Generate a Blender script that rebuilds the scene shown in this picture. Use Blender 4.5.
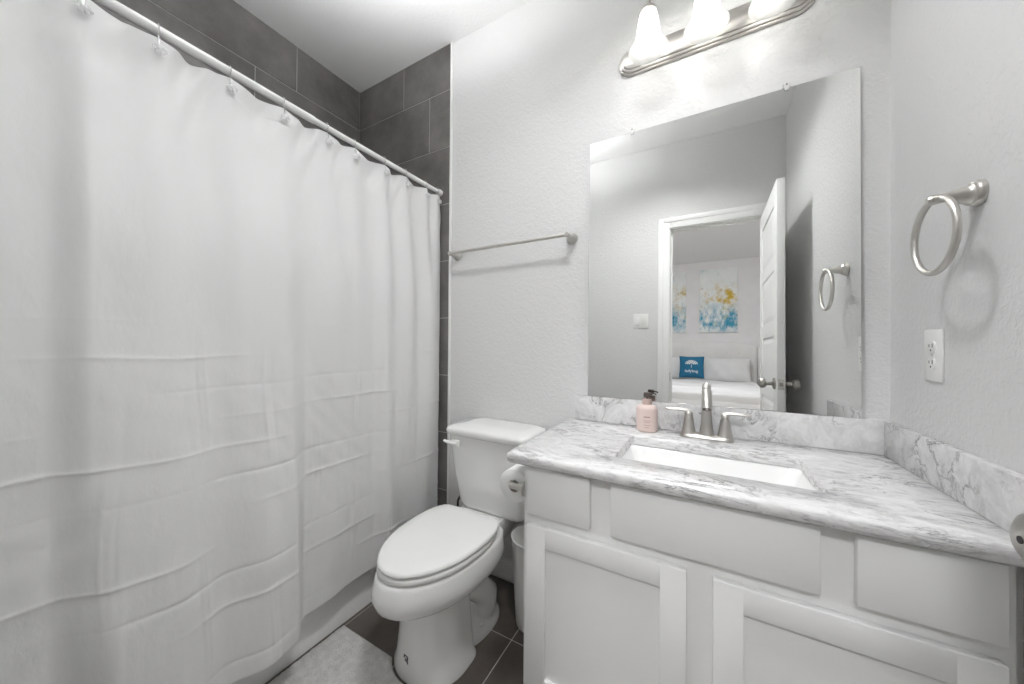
import bpy, bmesh, math, random
from math import pi, sin, cos, radians, sqrt
from mathutils import Vector, Matrix

S = bpy.context.scene
C = S.collection
random.seed(7)
for o in list(bpy.data.objects):
    bpy.data.objects.remove(o)

# ------------------------------------------------------------------ camera
FOCAL_PX = 339.9
YAW, PITCH, ROLL = radians(29.569), radians(0.3135), radians(0.4195)
r0 = Vector((cos(YAW), sin(YAW), 0)); a0 = Vector((-sin(YAW), cos(YAW), 0)); u0 = Vector((0, 0, 1))
a1 = a0 * cos(PITCH) + u0 * sin(PITCH); u1 = u0 * cos(PITCH) - a0 * sin(PITCH)
r2 = r0 * cos(ROLL) + u1 * sin(ROLL); u2 = u1 * cos(ROLL) - r0 * sin(ROLL)
cam_data = bpy.data.cameras.new('camera')
cam = bpy.data.objects.new('camera', cam_data)
C.objects.link(cam)
cam_data.sensor_fit = 'HORIZONTAL'; cam_data.sensor_width = 36.0
cam_data.lens = 36.0 * FOCAL_PX / 1024.0
cam_data.clip_start = 0.02; cam_data.clip_end = 50
M3 = Matrix((r2, u2, -a1)).transposed()
cam.matrix_world = Matrix.Translation((0, 0, 1.13)) @ M3.to_4x4()
S.camera = cam

# ------------------------------------------------------------------ world, exposure
world = bpy.data.worlds.new('world'); S.world = world
world.use_nodes = True
world.node_tree.nodes['Background'].inputs[0].default_value = (0.9, 0.95, 1.0, 1)
world.node_tree.nodes['Background'].inputs[1].default_value = 0.3
S.view_settings.view_transform = 'Standard'
S.view_settings.look = 'None'
S.view_settings.exposure = 1.22
S.view_settings.gamma = 1.0
S.view_settings.use_curve_mapping = False
S.cycles.max_bounces = 14
S.cycles.diffuse_bounces = 8
S.cycles.glossy_bounces = 6
S.cycles.transmission_bounces = 10
S.cycles.transparent_max_bounces = 12
S.cycles.sample_clamp_indirect = 6
S.cycles.caustics_reflective = False
S.cycles.caustics_refractive = False
BULB = 8.0        # vanity bulbs
FILL_UP = 31.0  # bathroom fill added out of view, shining up
FILL_DOWN = 56.0   # bathroom fill added out of view, shining down
FILL_BED = 33.0    # bedroom fill added out of view

# ------------------------------------------------------------------ materials
def nt(name):
    m = bpy.data.materials.new(name); m.use_nodes = True
    t = m.node_tree
    return m, t, t.nodes['Principled BSDF']

def N(t, kind, **kw):
    n = t.nodes.new(kind)
    for k, v in kw.items():
        if hasattr(n, k): setattr(n, k, v)
        else: n.inputs[k.replace('_', ' ')].default_value = v
    return n

def ramp(t, src, stops):
    n = t.nodes.new('ShaderNodeValToRGB')
    cr = n.color_ramp
    while len(cr.elements) > 1: cr.elements.remove(cr.elements[-1])
    cr.elements[0].position = stops[0][0]; cr.elements[0].color = (*stops[0][1], 1)
    for p, c in stops[1:]:
        e = cr.elements.new(p); e.color = (*c, 1)
    t.links.new(src, n.inputs[0])
    return n

def coords(t, scale=(1, 1, 1), rot=(0, 0, 0)):
    tc = t.nodes.new('ShaderNodeTexCoord'); mp = t.nodes.new('ShaderNodeMapping')
    mp.inputs['Scale'].default_value = scale; mp.inputs['Rotation'].default_value = rot
    t.links.new(tc.outputs['Object'], mp.inputs[0])
    return mp.outputs[0]

def bump(t, b, h, strength, dist):
    n = t.nodes.new('ShaderNodeBump')
    n.inputs['Strength'].default_value = strength; n.inputs['Distance'].default_value = dist
    t.links.new(h, n.inputs['Height']); t.links.new(n.outputs[0], b.inputs['Normal'])

def plain(name, col, rough=0.5, metal=0.0, var=0.03, nscale=6.0, bumps=None, spec=0.5, coat=0.0):
    """Principled material with a slight procedural tone variation and an optional noise bump."""
    m, t, b = nt(name)
    v = coords(t)
    n = N(t, 'ShaderNodeTexNoise'); n.inputs['Scale'].default_value = nscale; n.inputs['Detail'].default_value = 4
    t.links.new(v, n.inputs['Vector'])
    lo = tuple(max(0, c * (1 - var)) for c in col); hi = tuple(min(1, c * (1 + var)) for c in col)
    rp = ramp(t, n.outputs[0], [(0.3, lo), (0.7, hi)])
    t.links.new(rp.outputs[0], b.inputs['Base Color'])
    b.inputs['Roughness'].default_value = rough; b.inputs['Metallic'].default_value = metal
    b.inputs['Specular IOR Level'].default_value = spec
    b.inputs['Coat Weight'].default_value = coat
    if bumps:
        sc, st, di = bumps
        n2 = N(t, 'ShaderNodeTexNoise'); n2.inputs['Scale'].default_value = sc; n2.inputs['Detail'].default_value = 3
        t.links.new(v, n2.inputs['Vector'])
        bump(t, b, n2.outputs[0], st, di)
    return m

def wall_mat(name, col, strength=0.42):
    m, t, b = nt(name)
    v = coords(t)
    n = N(t, 'ShaderNodeTexNoise'); n.inputs['Scale'].default_value = 75; n.inputs['Detail'].default_value = 3; n.inputs['Distortion'].default_value = 0.6
    t.links.new(v, n.inputs['Vector'])
    rp = ramp(t, n.outputs[0], [(0.42, (0, 0, 0)), (0.62, (1, 1, 1))])
    bump(t, b, rp.outputs[0], strength, 0.0016)
    b.inputs['Base Color'].default_value = (*col, 1)
    b.inputs['Roughness'].default_value = 0.55
    b.inputs['Specular IOR Level'].default_value = 0.35
    return m

def tile_mat(name, dark, light, rough=0.4):
    m, t, b = nt(name)
    v = coords(t)
    n = N(t, 'ShaderNodeTexNoise'); n.inputs['Scale'].default_value = 3.5; n.inputs['Detail'].default_value = 8; n.inputs['Roughness'].default_value = 0.65
    t.links.new(v, n.inputs['Vector'])
    rp = ramp(t, n.outputs[0], [(0.3, dark), (0.75, light)])
    t.links.new(rp.outputs[0], b.inputs['Base Color'])
    n2 = N(t, 'ShaderNodeTexNoise'); n2.inputs['Scale'].default_value = 60; n2.inputs['Detail'].default_value = 4
    t.links.new(v, n2.inputs['Vector'])
    bump(t, b, n2.outputs[0], 0.25, 0.0012)
    b.inputs['Roughness'].default_value = rough
    return m

def marble_mat(name, scale, base_lo):
    m, t, b = nt(name)
    v = coords(t, scale, (0, 0, radians(8)))
    w = N(t, 'ShaderNodeTexNoise'); w.inputs['Scale'].default_value = 5; w.inputs['Detail'].default_value = 5
    t.links.new(v, w.inputs['Vector'])
    mx = N(t, 'ShaderNodeVectorMath', operation='MULTIPLY_ADD')
    t.links.new(w.outputs['Color'], mx.inputs[0]); mx.inputs[1].default_value = (0.32, 0.32, 0.32); t.links.new(v, mx.inputs[2])
    # thin veins where a distorted noise crosses its middle value
    n = N(t, 'ShaderNodeTexNoise'); n.inputs['Scale'].default_value = 9; n.inputs['Detail'].default_value = 6; n.inputs['Roughness'].default_value = 0.62
    t.links.new(mx.outputs[0], n.inputs['Vector'])
    sub = N(t, 'ShaderNodeMath', operation='SUBTRACT'); t.links.new(n.outputs[0], sub.inputs[0]); sub.inputs[1].default_value = 0.5
    ab = N(t, 'ShaderNodeMath', operation='ABSOLUTE'); t.links.new(sub.outputs[0], ab.inputs[0])
    vein = ramp(t, ab.outputs[0], [(0.0, (1, 1, 1)), (0.018, (0.35, 0.35, 0.35)), (0.05, (0, 0, 0))])
    # veins come and go
    g = N(t, 'ShaderNodeTexNoise'); g.inputs['Scale'].default_value = 7; g.inputs['Detail'].default_value = 3
    t.links.new(v, g.inputs['Vector'])
    gate = ramp(t, g.outputs[0], [(0.42, (0, 0, 0)), (0.62, (1, 1, 1))])
    mul = N(t, 'ShaderNodeMath', operation='MULTIPLY'); t.links.new(vein.outputs[0], mul.inputs[0]); t.links.new(gate.outputs[0], mul.inputs[1])
    # soft cloudy grey under the veins
    c = N(t, 'ShaderNodeTexNoise'); c.inputs['Scale'].default_value = 22; c.inputs['Detail'].default_value = 8; c.inputs['Roughness'].default_value = 0.7
    t.links.new(mx.outputs[0], c.inputs['Vector'])
    base = ramp(t, c.outputs[0], [(0.33, base_lo), (0.47, (0.68, 0.677, 0.675)), (0.6, (0.77, 0.767, 0.765))])
    mix = N(t, 'ShaderNodeMix', data_type='RGBA')
    t.links.new(mul.outputs[0], mix.inputs['Factor']); t.links.new(base.outputs[0], mix.inputs[6])
    mix.inputs[7].default_value = (0.24, 0.235, 0.235, 1)
    t.links.new(mix.outputs[2], b.inputs['Base Color'])
    b.inputs['Roughness'].default_value = 0.18
    return m

def emit(name, col, strength):
    m, t, b = nt(name)
    b.inputs['Base Color'].default_value = (0.8, 0.8, 0.8, 1)
    b.inputs['Emission Color'].default_value = (*col, 1); b.inputs['Emission Strength'].default_value = strength
    return m

def painting_mat(name, seed):
    m, t, b = nt(name)
    tc = t.nodes.new('ShaderNodeTexCoord')
    sep = N(t, 'ShaderNodeSeparateXYZ'); t.links.new(tc.outputs['Object'], sep.inputs[0])
    mp = N(t, 'ShaderNodeMapping'); t.links.new(tc.outputs['Object'], mp.inputs[0]); mp.inputs['Location'].default_value = (seed, seed * .3, 0)
    def noise(sc, stretch):
        q = N(t, 'ShaderNodeMapping'); t.links.new(mp.outputs[0], q.inputs[0]); q.inputs['Scale'].default_value = stretch
        n = N(t, 'ShaderNodeTexNoise'); n.inputs['Scale'].default_value = sc; n.inputs['Detail'].default_value = 6; n.inputs['Roughness'].default_value = .68
        t.links.new(q.outputs[0], n.inputs['Vector']); return n.outputs[0]
    def band(lo, hi, soft=0.12):
        """1 inside a height band of the canvas"""
        a = N(t, 'ShaderNodeMapRange'); a.inputs[1].default_value = lo - soft; a.inputs[2].default_value = lo + soft; t.links.new(sep.outputs[2], a.inputs[0])
        c = N(t, 'ShaderNodeMapRange'); c.inputs[1].default_value = hi - soft; c.inputs[2].default_value = hi + soft; c.inputs[3].default_value = 1; c.inputs[4].default_value = 0; t.links.new(sep.outputs[2], c.inputs[0])
        mu = N(t, 'ShaderNodeMath', operation='MULTIPLY'); t.links.new(a.outputs[0], mu.inputs[0]); t.links.new(c.outputs[0], mu.inputs[1]); return mu.outputs[0]
    col = ramp(t, noise(3, (1, 1, .7)), [(.3, (.50, .60, .62)), (.45, (.80, .83, .82)), (.7, (.9, .9, .88))]).outputs[0]
    for src, bnd, c, lo in ((noise(5, (1, 1, 1)), band(.42, .80), (.62, .42, .03), .52),
                            (noise(9, (1, 1, 1)), band(.55, .75), (.30, .20, .06), .60),
                            (noise(6, (1, 1, .5)), band(.0, .42), (.03, .30, .46), .46),
                            (noise(10, (1, 1, .6)), band(.1, .48), (.02, .09, .20), .60),
                            (noise(7, (1, 1, 1)), band(.15, .5), (.55, .55, .10), .60)):
        k = ramp(t, src, [(lo - .03, (0, 0, 0)), (lo + .12, (1, 1, 1))]).outputs[0]
        mu = N(t, 'ShaderNodeMath', operation='MULTIPLY'); t.links.new(k, mu.inputs[0]); t.links.new(bnd, mu.inputs[1])
        mx = N(t, 'ShaderNodeMix', data_type='RGBA'); t.links.new(mu.outputs[0], mx.inputs['Factor']); t.links.new(col, mx.inputs[6]); mx.inputs[7].default_value = (*c, 1)
        col = mx.outputs[2]
    t.links.new(col, b.inputs['Base Color']); b.inputs['Roughness'].default_value = .6
    return m

MW = wall_mat('textured_grey_wall_paint', (0.72, 0.72, 0.715))
MCEIL = wall_mat('textured_white_ceiling', (0.90, 0.90, 0.895), 0.3)
MTRIM = plain('white_trim_paint', (0.87, 0.87, 0.86), 0.35, var=.01)
MCAB = plain('white_cabinet_paint', (0.83, 0.83, 0.82), 0.4, var=.012)
MTILE = tile_mat('dark_slate_wall_tile', (0.090, 0.084, 0.079), (0.235, 0.224, 0.215), 0.28)
MFLOOR = tile_mat('dark_brown_floor_tile', (0.060, 0.051, 0.044), (0.14, 0.122, 0.108), 0.33)
MGROUT = plain('pale_grey_grout', (0.52, 0.515, 0.50), 0.9, bumps=(80, .3, .001))
MMARB = marble_mat('white_quartz_grey_veins', (.85, 1.7, 4.5), (.46, .46, .46))
MSPLASH = marble_mat('white_quartz_upright', (1.1, 1.1, .9), (.60, .60, .60))
MPORC = plain('white_glazed_porcelain', (0.84, 0.84, 0.83), 0.09, var=.005, coat=.3)
MSEAT = plain('white_seat_plastic', (0.86, 0.86, 0.85), 0.16, var=.005)
MNICK = plain('brushed_nickel', (0.58, 0.56, 0.53), 0.34, 1.0, var=.04, nscale=30)
MNICKD = plain('brushed_nickel_dark', (0.30, 0.28, 0.26), 0.35, 1.0)
MROD = plain('white_enamel_rod', (0.82, 0.82, 0.81), 0.22)
MCHROME = plain('chrome', (0.8, 0.8, 0.8), 0.1, 1.0)
MPLAST = plain('white_plastic', (0.84, 0.84, 0.82), 0.3)
MDARK = plain('dark_slot', (0.03, 0.03, 0.03), 0.6)
MPAPER = plain('white_tissue_paper', (0.82, 0.82, 0.81), 0.9, bumps=(120, .3, .001))
MTUB = plain('white_acrylic_tub', (0.84, 0.84, 0.83), 0.14)
MMAT = plain('pale_grey_mat_pile', (0.62, 0.61, 0.595), 0.95, var=.12, nscale=45, bumps=(190, 1.0, .006))
MBOT = plain('pink_lacquered_bottle', (0.74, 0.60, 0.555), 0.3, var=.02)
MBOTTXT = plain('rose_brown_print', (0.36, 0.20, 0.18), 0.5)
MPUMP = plain('taupe_brown_pump', (0.10, 0.075, 0.065), 0.4)
MCOLLAR = plain('rose_taupe_collar', (0.52, 0.40, 0.36), 0.3)
MSHEET = plain('white_bed_linen', (0.72, 0.72, 0.72), 0.9, bumps=(14, .5, .01))
MHEAD = plain('cream_tufted_upholstery', (0.80, 0.79, 0.775), 0.9)
MBLUE = plain('teal_blue_cushion_cloth', (0.012, 0.135, 0.25), 0.85, bumps=(150, .3, .001))
MPRINT = plain('white_cushion_print', (0.85, 0.87, 0.85), 0.8)
MCANVAS = plain('white_canvas_edge', (0.75, 0.74, 0.70), 0.8)
MBWALL = plain('pale_bedroom_paint', (0.80, 0.79, 0.795), 0.7)
MBFLOOR = plain('beige_carpet', (0.45, 0.40, 0.35), 0.95, bumps=(200, .6, .003))
MBIN = plain('frosted_white_bin_plastic', (0.80, 0.80, 0.785), 0.4)
MLOGO = plain('dark_glaze_mark', (0.04, 0.04, 0.045), 0.4)
MVALVE = plain('dark_braided_metal', (0.10, 0.095, 0.09), 0.45, 0.6)
MBULB = emit('lit_bulb', (1.0, 0.985, 0.97), BULB)
MFILLDOWN = emit('fill_down_emitter', (0.985, 0.99, 1.0), FILL_DOWN)  # glow of the added cylinder fill lamp
MFILLUP = emit('fill_up_emitter', (0.985, 0.99, 1.0), FILL_UP)  # glow of the added up-lighting bowl
MFILLBED = emit('fill_bedroom_emitter', (0.97, 0.98, 1.0), FILL_BED)  # glow of the added bedroom fill lamp
MPRT = [painting_mat('abstract_paint_a', 3.1), painting_mat('abstract_paint_b', 11.7)]

MMIRR, _t, _b = nt('silvered_glass')
_b.inputs['Base Color'].default_value = (0.92, 0.93, 0.92, 1); _b.inputs['Metallic'].default_value = 1; _b.inputs['Roughness'].default_value = 0.0
MGLASS, _t, _b = nt('clear_acrylic')
_b.inputs['Base Color'].default_value = (0.95, 0.95, 0.95, 1); _b.inputs['Roughness'].default_value = 0.03; _b.inputs['Transmission Weight'].default_value = 0.2; _b.inputs['IOR'].default_value = 1.3

def two_sided(name, col, tr_col, fac, transp=0.0, bmp=None):
    """diffuse cloth or frosted glass that passes some light"""
    m, t, b = nt(name)
    b.inputs['Base Color'].default_value = (*col, 1); b.inputs['Roughness'].default_value = .6
    tl = N(t, 'ShaderNodeBsdfTranslucent'); tl.inputs[0].default_value = (*tr_col, 1)
    mx = N(t, 'ShaderNodeMixShader'); mx.inputs[0].default_value = fac
    t.links.new(b.outputs[0], mx.inputs[1]); t.links.new(tl.outputs[0], mx.inputs[2])
    out = mx
    if transp:
        tp = N(t, 'ShaderNodeBsdfTransparent')
        m2 = N(t, 'ShaderNodeMixShader'); m2.inputs[0].default_value = transp
        t.links.new(mx.outputs[0], m2.inputs[1]); t.links.new(tp.outputs[0], m2.inputs[2]); out = m2
    t.links.new(out.outputs[0], t.nodes['Material Output'].inputs[0])
    if bmp:
        v = coords(t, bmp[3] if len(bmp) > 3 else (1, 1, 1))
        n = N(t, 'ShaderNodeTexNoise'); n.inputs['Scale'].default_value = bmp[0]; n.inputs['Detail'].default_value = 5
        t.links.new(v, n.inputs['Vector']); bump(t, b, n.outputs[0], bmp[1], bmp[2])
    return m
MCURT = two_sided('white_curtain_cloth', (0.87, 0.87, 0.865), (0.85, 0.85, 0.85), 0.14, bmp=(15, .5, .008, (1, 1, .5)))
MSHADE = two_sided('frosted_lamp_glass', (0.85, 0.85, 0.84), (0.80, 0.80, 0.78), 0.75, 0.30)

# ------------------------------------------------------------------ mesh helpers
ORI = {}   # world origin of every root, so that parts can be modelled in world coordinates

def finish(name, bm, mat, smooth=35):
    me = bpy.data.meshes.new(name)
    bmesh.ops.recalc_face_normals(bm, faces=bm.faces[:])
    bm.to_mesh(me); bm.free()
    for mm in (mat if isinstance(mat, (list, tuple)) else [mat]): me.materials.append(mm)
    if smooth:
        me.polygons.foreach_set('use_smooth', [True] * len(me.polygons))
        me.set_sharp_from_angle(angle=radians(smooth))
    return me

def obj(name, bm, mat, parent=None, origin=None, smooth=35, label=None):
    """ONE mesh object out of world coordinates; a child keeps its root's origin, a top-level one takes `origin`."""
    org = ORI[parent.name] if parent is not None else Vector(origin or (0, 0, 0))
    bmesh.ops.translate(bm, verts=bm.verts[:], vec=-org)
    me = finish(name, bm, mat, smooth)
    o = bpy.data.objects.new(name, me); C.objects.link(o)
    if parent is not None: o.parent = parent
    else: o.location = org
    ORI[o.name] = org
    if label: o['label'] = label
    return o

def thing(name, label, cat, loc, group=None):
    o = bpy.data.objects.new(name, None); C.objects.link(o)
    o.empty_display_size = .05
    o.location = loc; ORI[o.name] = Vector(loc)
    o['label'] = label; o['category'] = cat
    if group: o['group'] = group
    return o

def tag(o, label, cat, group=None, kind=None):
    o['label'] = label; o['category'] = cat
    if group: o['group'] = group
    if kind: o['kind'] = kind
    return o

def struct(o, label, cat):
    o['kind'] = 'structure'; o['label'] = label; o['category'] = cat
    return o

def box(bm, x0, x1, y0, y1, z0, z1, bev=0, seg=2):
    vs = bmesh.ops.create_cube(bm, size=1)['verts']
    for v in vs:
        v.co = Vector(((x0 + x1) / 2 + v.co.x * (x1 - x0), (y0 + y1) / 2 + v.co.y * (y1 - y0), (z0 + z1) / 2 + v.co.z * (z1 - z0)))
    if bev:
        es = list({e for v in vs for e in v.link_edges})
        bmesh.ops.bevel(bm, geom=es, offset=bev, segments=seg, affect='EDGES', profile=.5)
    return vs

def Box(*a, **k):
    bm = bmesh.new(); box(bm, *a, **k); return bm

def loft(bm, rings, cap0=True, cap1=True, closed=True):
    prev = None; rows = []
    for rg in rings:
        rows.append([bm.verts.new(p) for p in rg])
    n = len(rows[0])
    for a, b in zip(rows, rows[1:]):
        for i in range(n if closed else n - 1):
            j = (i + 1) % n
            bm.faces.new((a[i], a[j], b[j], b[i]))
    if cap0: bm.faces.new(rows[0][::-1])
    if cap1: bm.faces.new(rows[-1])
    return rows

def frame_of(d):
    d = d.normalized(); up = Vector((0, 0, 1)) if abs(d.z) < .95 else Vector((1, 0, 0))
    a = d.cross(up).normalized(); return a, a.cross(d).normalized()

def tube(bm, pts, rad, seg=16, caps=True, flat=None):
    """swept circle along points; rad a number or one per point; flat=(k) squashes the second axis"""
    pts = [Vector(p) for p in pts]; n = len(pts)
    rad = rad if isinstance(rad, (list, tuple)) else [rad] * n
    rings = []; pa = None
    for i, p in enumerate(pts):
        d = (pts[min(i + 1, n - 1)] - pts[max(i - 1, 0)])
        a, b = frame_of(d)
        if pa is not None:
            a = (pa - d.normalized() * pa.dot(d.normalized())).normalized(); b = a.cross(d.normalized()) * -1
            b = d.normalized().cross(a)
        else:
            b = d.normalized().cross(a)
        pa = a
        fl = flat[i] if isinstance(flat, (list, tuple)) else (flat or 1)
        rings.append([p + a * cos(2 * pi * k / seg) * rad[i] + b * sin(2 * pi * k / seg) * rad[i] * fl for k in range(seg)])
    loft(bm, rings, caps, caps)

def torus_path(c, R, ax1, ax2, n=48):
    return [Vector(c) + Vector(ax1) * R * cos(2 * pi * i / n) + Vector(ax2) * R * sin(2 * pi * i / n) for i in range(n)]

def ring(bm, c, R, r, ax1, ax2, n=56, seg=14):
    a1_, a2_ = Vector(ax1).normalized(), Vector(ax2).normalized(); nn = a1_.cross(a2_)
    rows = []
    for i in range(n):
        t = 2 * pi * i / n; d = a1_ * cos(t) + a2_ * sin(t)
        rows.append([bm.verts.new(Vector(c) + d * (R + r * cos(2 * pi * k / seg)) + nn * r * sin(2 * pi * k / seg)) for k in range(seg)])
    for i in range(n):
        a, b = rows[i], rows[(i + 1) % n]
        for k in range(seg):
            l = (k + 1) % seg; bm.faces.new((a[k], a[l], b[l], b[k]))

def lathe(bm, base, axis, prof, seg=32, cap0=True, cap1=True):
    """profile of (radius, distance along axis)"""
    axis = Vector(axis).normalized(); a, b = frame_of(axis); base = Vector(base)
    rings = [[base + axis * h + (a * cos(2 * pi * k / seg) + b * sin(2 * pi * k / seg)) * max(r, 1e-4) for k in range(seg)] for r, h in prof]
    loft(bm, rings, cap0, cap1)

def Lathe(*a, **k):
    bm = bmesh.new(); lathe(bm, *a, **k); return bm

def Tube(*a, **k):
    bm = bmesh.new(); tube(bm, *a, **k); return bm

def ball(bm, c, r, sc=(1, 1, 1), u=20, v=14):
    vs = bmesh.ops.create_uvsphere(bm, u_segments=u, v_segments=v, radius=r)['verts']
    for q in vs: q.co = Vector((c[0] + q.co.x * sc[0], c[1] + q.co.y * sc[1], c[2] + q.co.z * sc[2]))

def rrect(cx, cy, w, d, r, z, n=6):
    """rounded rectangle outline in the xy plane"""
    out = []
    for (sx, sy, t0) in ((1, 1, 0), (-1, 1, pi / 2), (-1, -1, pi), (1, -1, 3 * pi / 2)):
        for i in range(n + 1):
            t = t0 + (pi / 2) * i / n
            out.append(Vector((cx + sx * (w / 2 - r) + r * cos(t), cy + sy * (d / 2 - r) + r * sin(t), z)))
    return out

def text_mesh(body, size, depth=.0005):
    cu = bpy.data.curves.new('t', 'FONT'); cu.body = body; cu.size = size; cu.extrude = depth; cu.align_x = 'CENTER'; cu.align_y = 'CENTER'
    o = bpy.data.objects.new('t', cu); C.objects.link(o)
    dg = bpy.context.evaluated_depsgraph_get(); dg.update()
    me = bpy.data.meshes.new_from_object(o.evaluated_get(dg))
    bm = bmesh.new(); bm.from_mesh(me)
    bpy.data.objects.remove(o); bpy.data.meshes.remove(me)
    return bm

# ------------------------------------------------------------------ sizes of the room
XL, XR = -1.95, 0.475          # tiled tub wall, right wall
YB, YF = 1.42, -0.07           # mirror wall, door wall (bathroom face)
H = 2.745
TE = -1.188                    # end of the tile on the mirror wall
BY, BXL, BXR = -4.05, -2.6, 2.0    # bedroom

# ------------------------------------------------------------------ setting
def floor_tiles():
    bm = bmesh.new(); g = .0016
    xs = [-1.858 + .305 * k for k in range(-1, 10)]; ys = [-.082 - .61, -.082, .528, 1.138, 1.748]
    for xa, xb in zip(xs, xs[1:]):
        for ya, yb in zip(ys, ys[1:]):
            x0, x1, y0, y1 = max(xa, XL), min(xb, XR), max(ya, YF - .12), min(yb, YB)
            if x1 - x0 > .02 and y1 - y0 > .02:
                box(bm, x0 + g, x1 - g, y0 + g, y1 - g, -.012, 0, bev=.0012, seg=1)
    return bm
fl = struct(obj('floor', Box(XL - .1, XR + .1, YF - .13, YB + .1, -.1, -.0015), MGROUT), 'dark tiled bathroom floor with pale grout', 'floor')
obj('floor_tile_field', floor_tiles(), MFLOOR, fl)
struct(obj('ceiling', Box(XL - .1, XR + .1, YF, YB + .1, H, H + .1), MCEIL), 'white textured bathroom ceiling', 'ceiling')
struct(obj('wall_back', Box(TE, XR + .1, YB, YB + .1, -.0015, H), MW, smooth=0), 'grey textured wall behind the mirror and toilet', 'wall')
struct(obj('wall_right', Box(XR, XR + .1, YF, YB, -.0015, H), MW, smooth=0), 'grey textured wall with the towel ring', 'wall')

def wall_with_tiles(name, label, axis, plane, lo, hi, joints, tile_face):
    """grout slab with one box per tile; axis 'x' = tiles run along x on the mirror wall, 'y' = along y on the tub wall"""
    bm = bmesh.new(); g = .0016
    if axis == 'x': slab = Box(lo, hi, plane, YB + .1, -.0015, H)
    else: slab = Box(XL - .1, plane, lo, hi, -.0015, H)
    w = struct(obj(name, slab, MGROUT, smooth=0), label, 'wall')
    tops = [H, 2.497] + [2.497 - .3075 * k for k in range(1, 10)]
    for row, (zt, zb) in enumerate(zip(tops, tops[1:])):
        zb = max(zb, 0)
        if zt <= 0.02: break
        j = joints[row % 3]
        k0 = math.floor((lo - j) / .61) - 1
        for k in range(k0, k0 + 8):
            a, b = max(j + .61 * k, lo), min(j + .61 * (k + 1), hi)
            if b - a < .01: continue
            if axis == 'x': box(bm, a + g, b - g, tile_face, plane + .001, zb + g, zt - g, bev=.0012, seg=1)
            else: box(bm, plane - .001, tile_face, a + g, b - g, zb + g, zt - g, bev=.0012, seg=1)
    obj('tile_field', bm, MTILE, w)
    return w
wall_with_tiles('wall_shower', 'dark slate tile wall at the far end of the tub', 'x', YB - .006, XL, TE, [-1.546, -1.341, -1.136], YB - .008)
wall_with_tiles('wall_left', 'dark slate tile wall along the tub', 'y', XL + .006, YF, YB - .009, [1.023, .826, .62], XL + .008)
struct(obj('trim_1', Box(TE - .004, TE + .006, YB - .0105, YB, 0, H, bev=.001), MTRIM), 'thin pale edge strip closing the tile', 'trim')

OX0, OX1, OZ = -.235, .365, 2.07
def wall_front_bm():
    bm = bmesh.new()
    box(bm, XL - .1, OX0 - .02, YF - .12, YF, -.0015, H); box(bm, OX1 + .02, XR + .1, YF - .12, YF, -.0015, H)
    box(bm, OX0 - .02, OX1 + .02, YF - .12, YF, OZ + .02, H)
    return bm
struct(obj('wall_front', wall_front_bm(), MW, smooth=0), 'grey wall around the doorway seen in the mirror', 'wall')
def casing_bm():
    bm = bmesh.new(); w = .08
    for y0, y1 in ((YF, YF + .012), (YF - .132, YF - .12)):
        box(bm, OX0 - .005 - w, OX0 - .005, y0, y1, 0, OZ + .005 + w, bev=.003)
        box(bm, OX1 + .005, OX1 + .005 + w, y0, y1, 0, OZ + .005 + w, bev=.003)
        box(bm, OX0 - .006, OX1 + .006, y0, y1, OZ + .005, OZ + .005 + w, bev=.003)
        yo = y1 + .006 if y0 >= YF else y0 - .006
        ya, yb = min(y1, yo), max(y1, yo)
        if y0 < YF: ya, yb = yo, y0
        box(bm, OX0 - .005 - w, OX0 - .05, ya, yb, 0, OZ + .005 + w, bev=.002)
        box(bm, OX1 + .05, OX1 + .005 + w, ya, yb, 0, OZ + .005 + w, bev=.002)
        box(bm, OX0 - .05, OX1 + .05, ya, yb, OZ + .05, OZ + .005 + w, bev=.002)
    box(bm, OX0 - .02, OX0, YF - .12, YF, 0, OZ); box(bm, OX1, OX1 + .02, YF - .12, YF, 0, OZ); box(bm, OX0 - .02, OX1 + .02, YF - .12, YF, OZ, OZ + .02)
    box(bm, OX0, OX0 + .011, YF - .085, YF - .045, 0, OZ, bev=.001); box(bm, OX1 - .011, OX1, YF - .085, YF - .045, 0, OZ, bev=.001)
    box(bm, OX0, OX1, YF - .085, YF - .045, OZ - .011, OZ, bev=.001)
    return bm
cs = struct(obj('trim_2', casing_bm(), MTRIM), 'white casing and jamb of the bathroom doorway', 'trim')
obj('strike_plate', Box(OX0, OX0 + .0015, YF - .038, YF - .012, .89, .96, bev=.0005), MNICKD, cs)

def baseboard(name, x0, x1, y0, y1, face):
    bm = bmesh.new()
    box(bm, x0, x1, y0, y1, 0, .085, bev=.002)
    # stepped top of the moulding
    if face == 'y-': box(bm, x0, x1, y0 + .005, y1, .083, .105, bev=.003)
    elif face == 'y+': box(bm, x0, x1, y0, y1 - .005, .083, .105, bev=.003)
    else: box(bm, x0 + .005, x1, y0, y1, .083, .105, bev=.003)
    struct(obj(name, bm, MTRIM), 'white baseboard on the ' + name.split('_')[1] + ' wall', 'baseboard')
baseboard('baseboard_back', TE + .007, -.4695, YB - .014, YB, 'y-')
baseboard('baseboard_front', -1.19, OX0 - .087, YF, YF + .014, 'y+')
baseboard('baseboard_right', XR - .014, XR, YF + .02, .88, 'x-')

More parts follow.
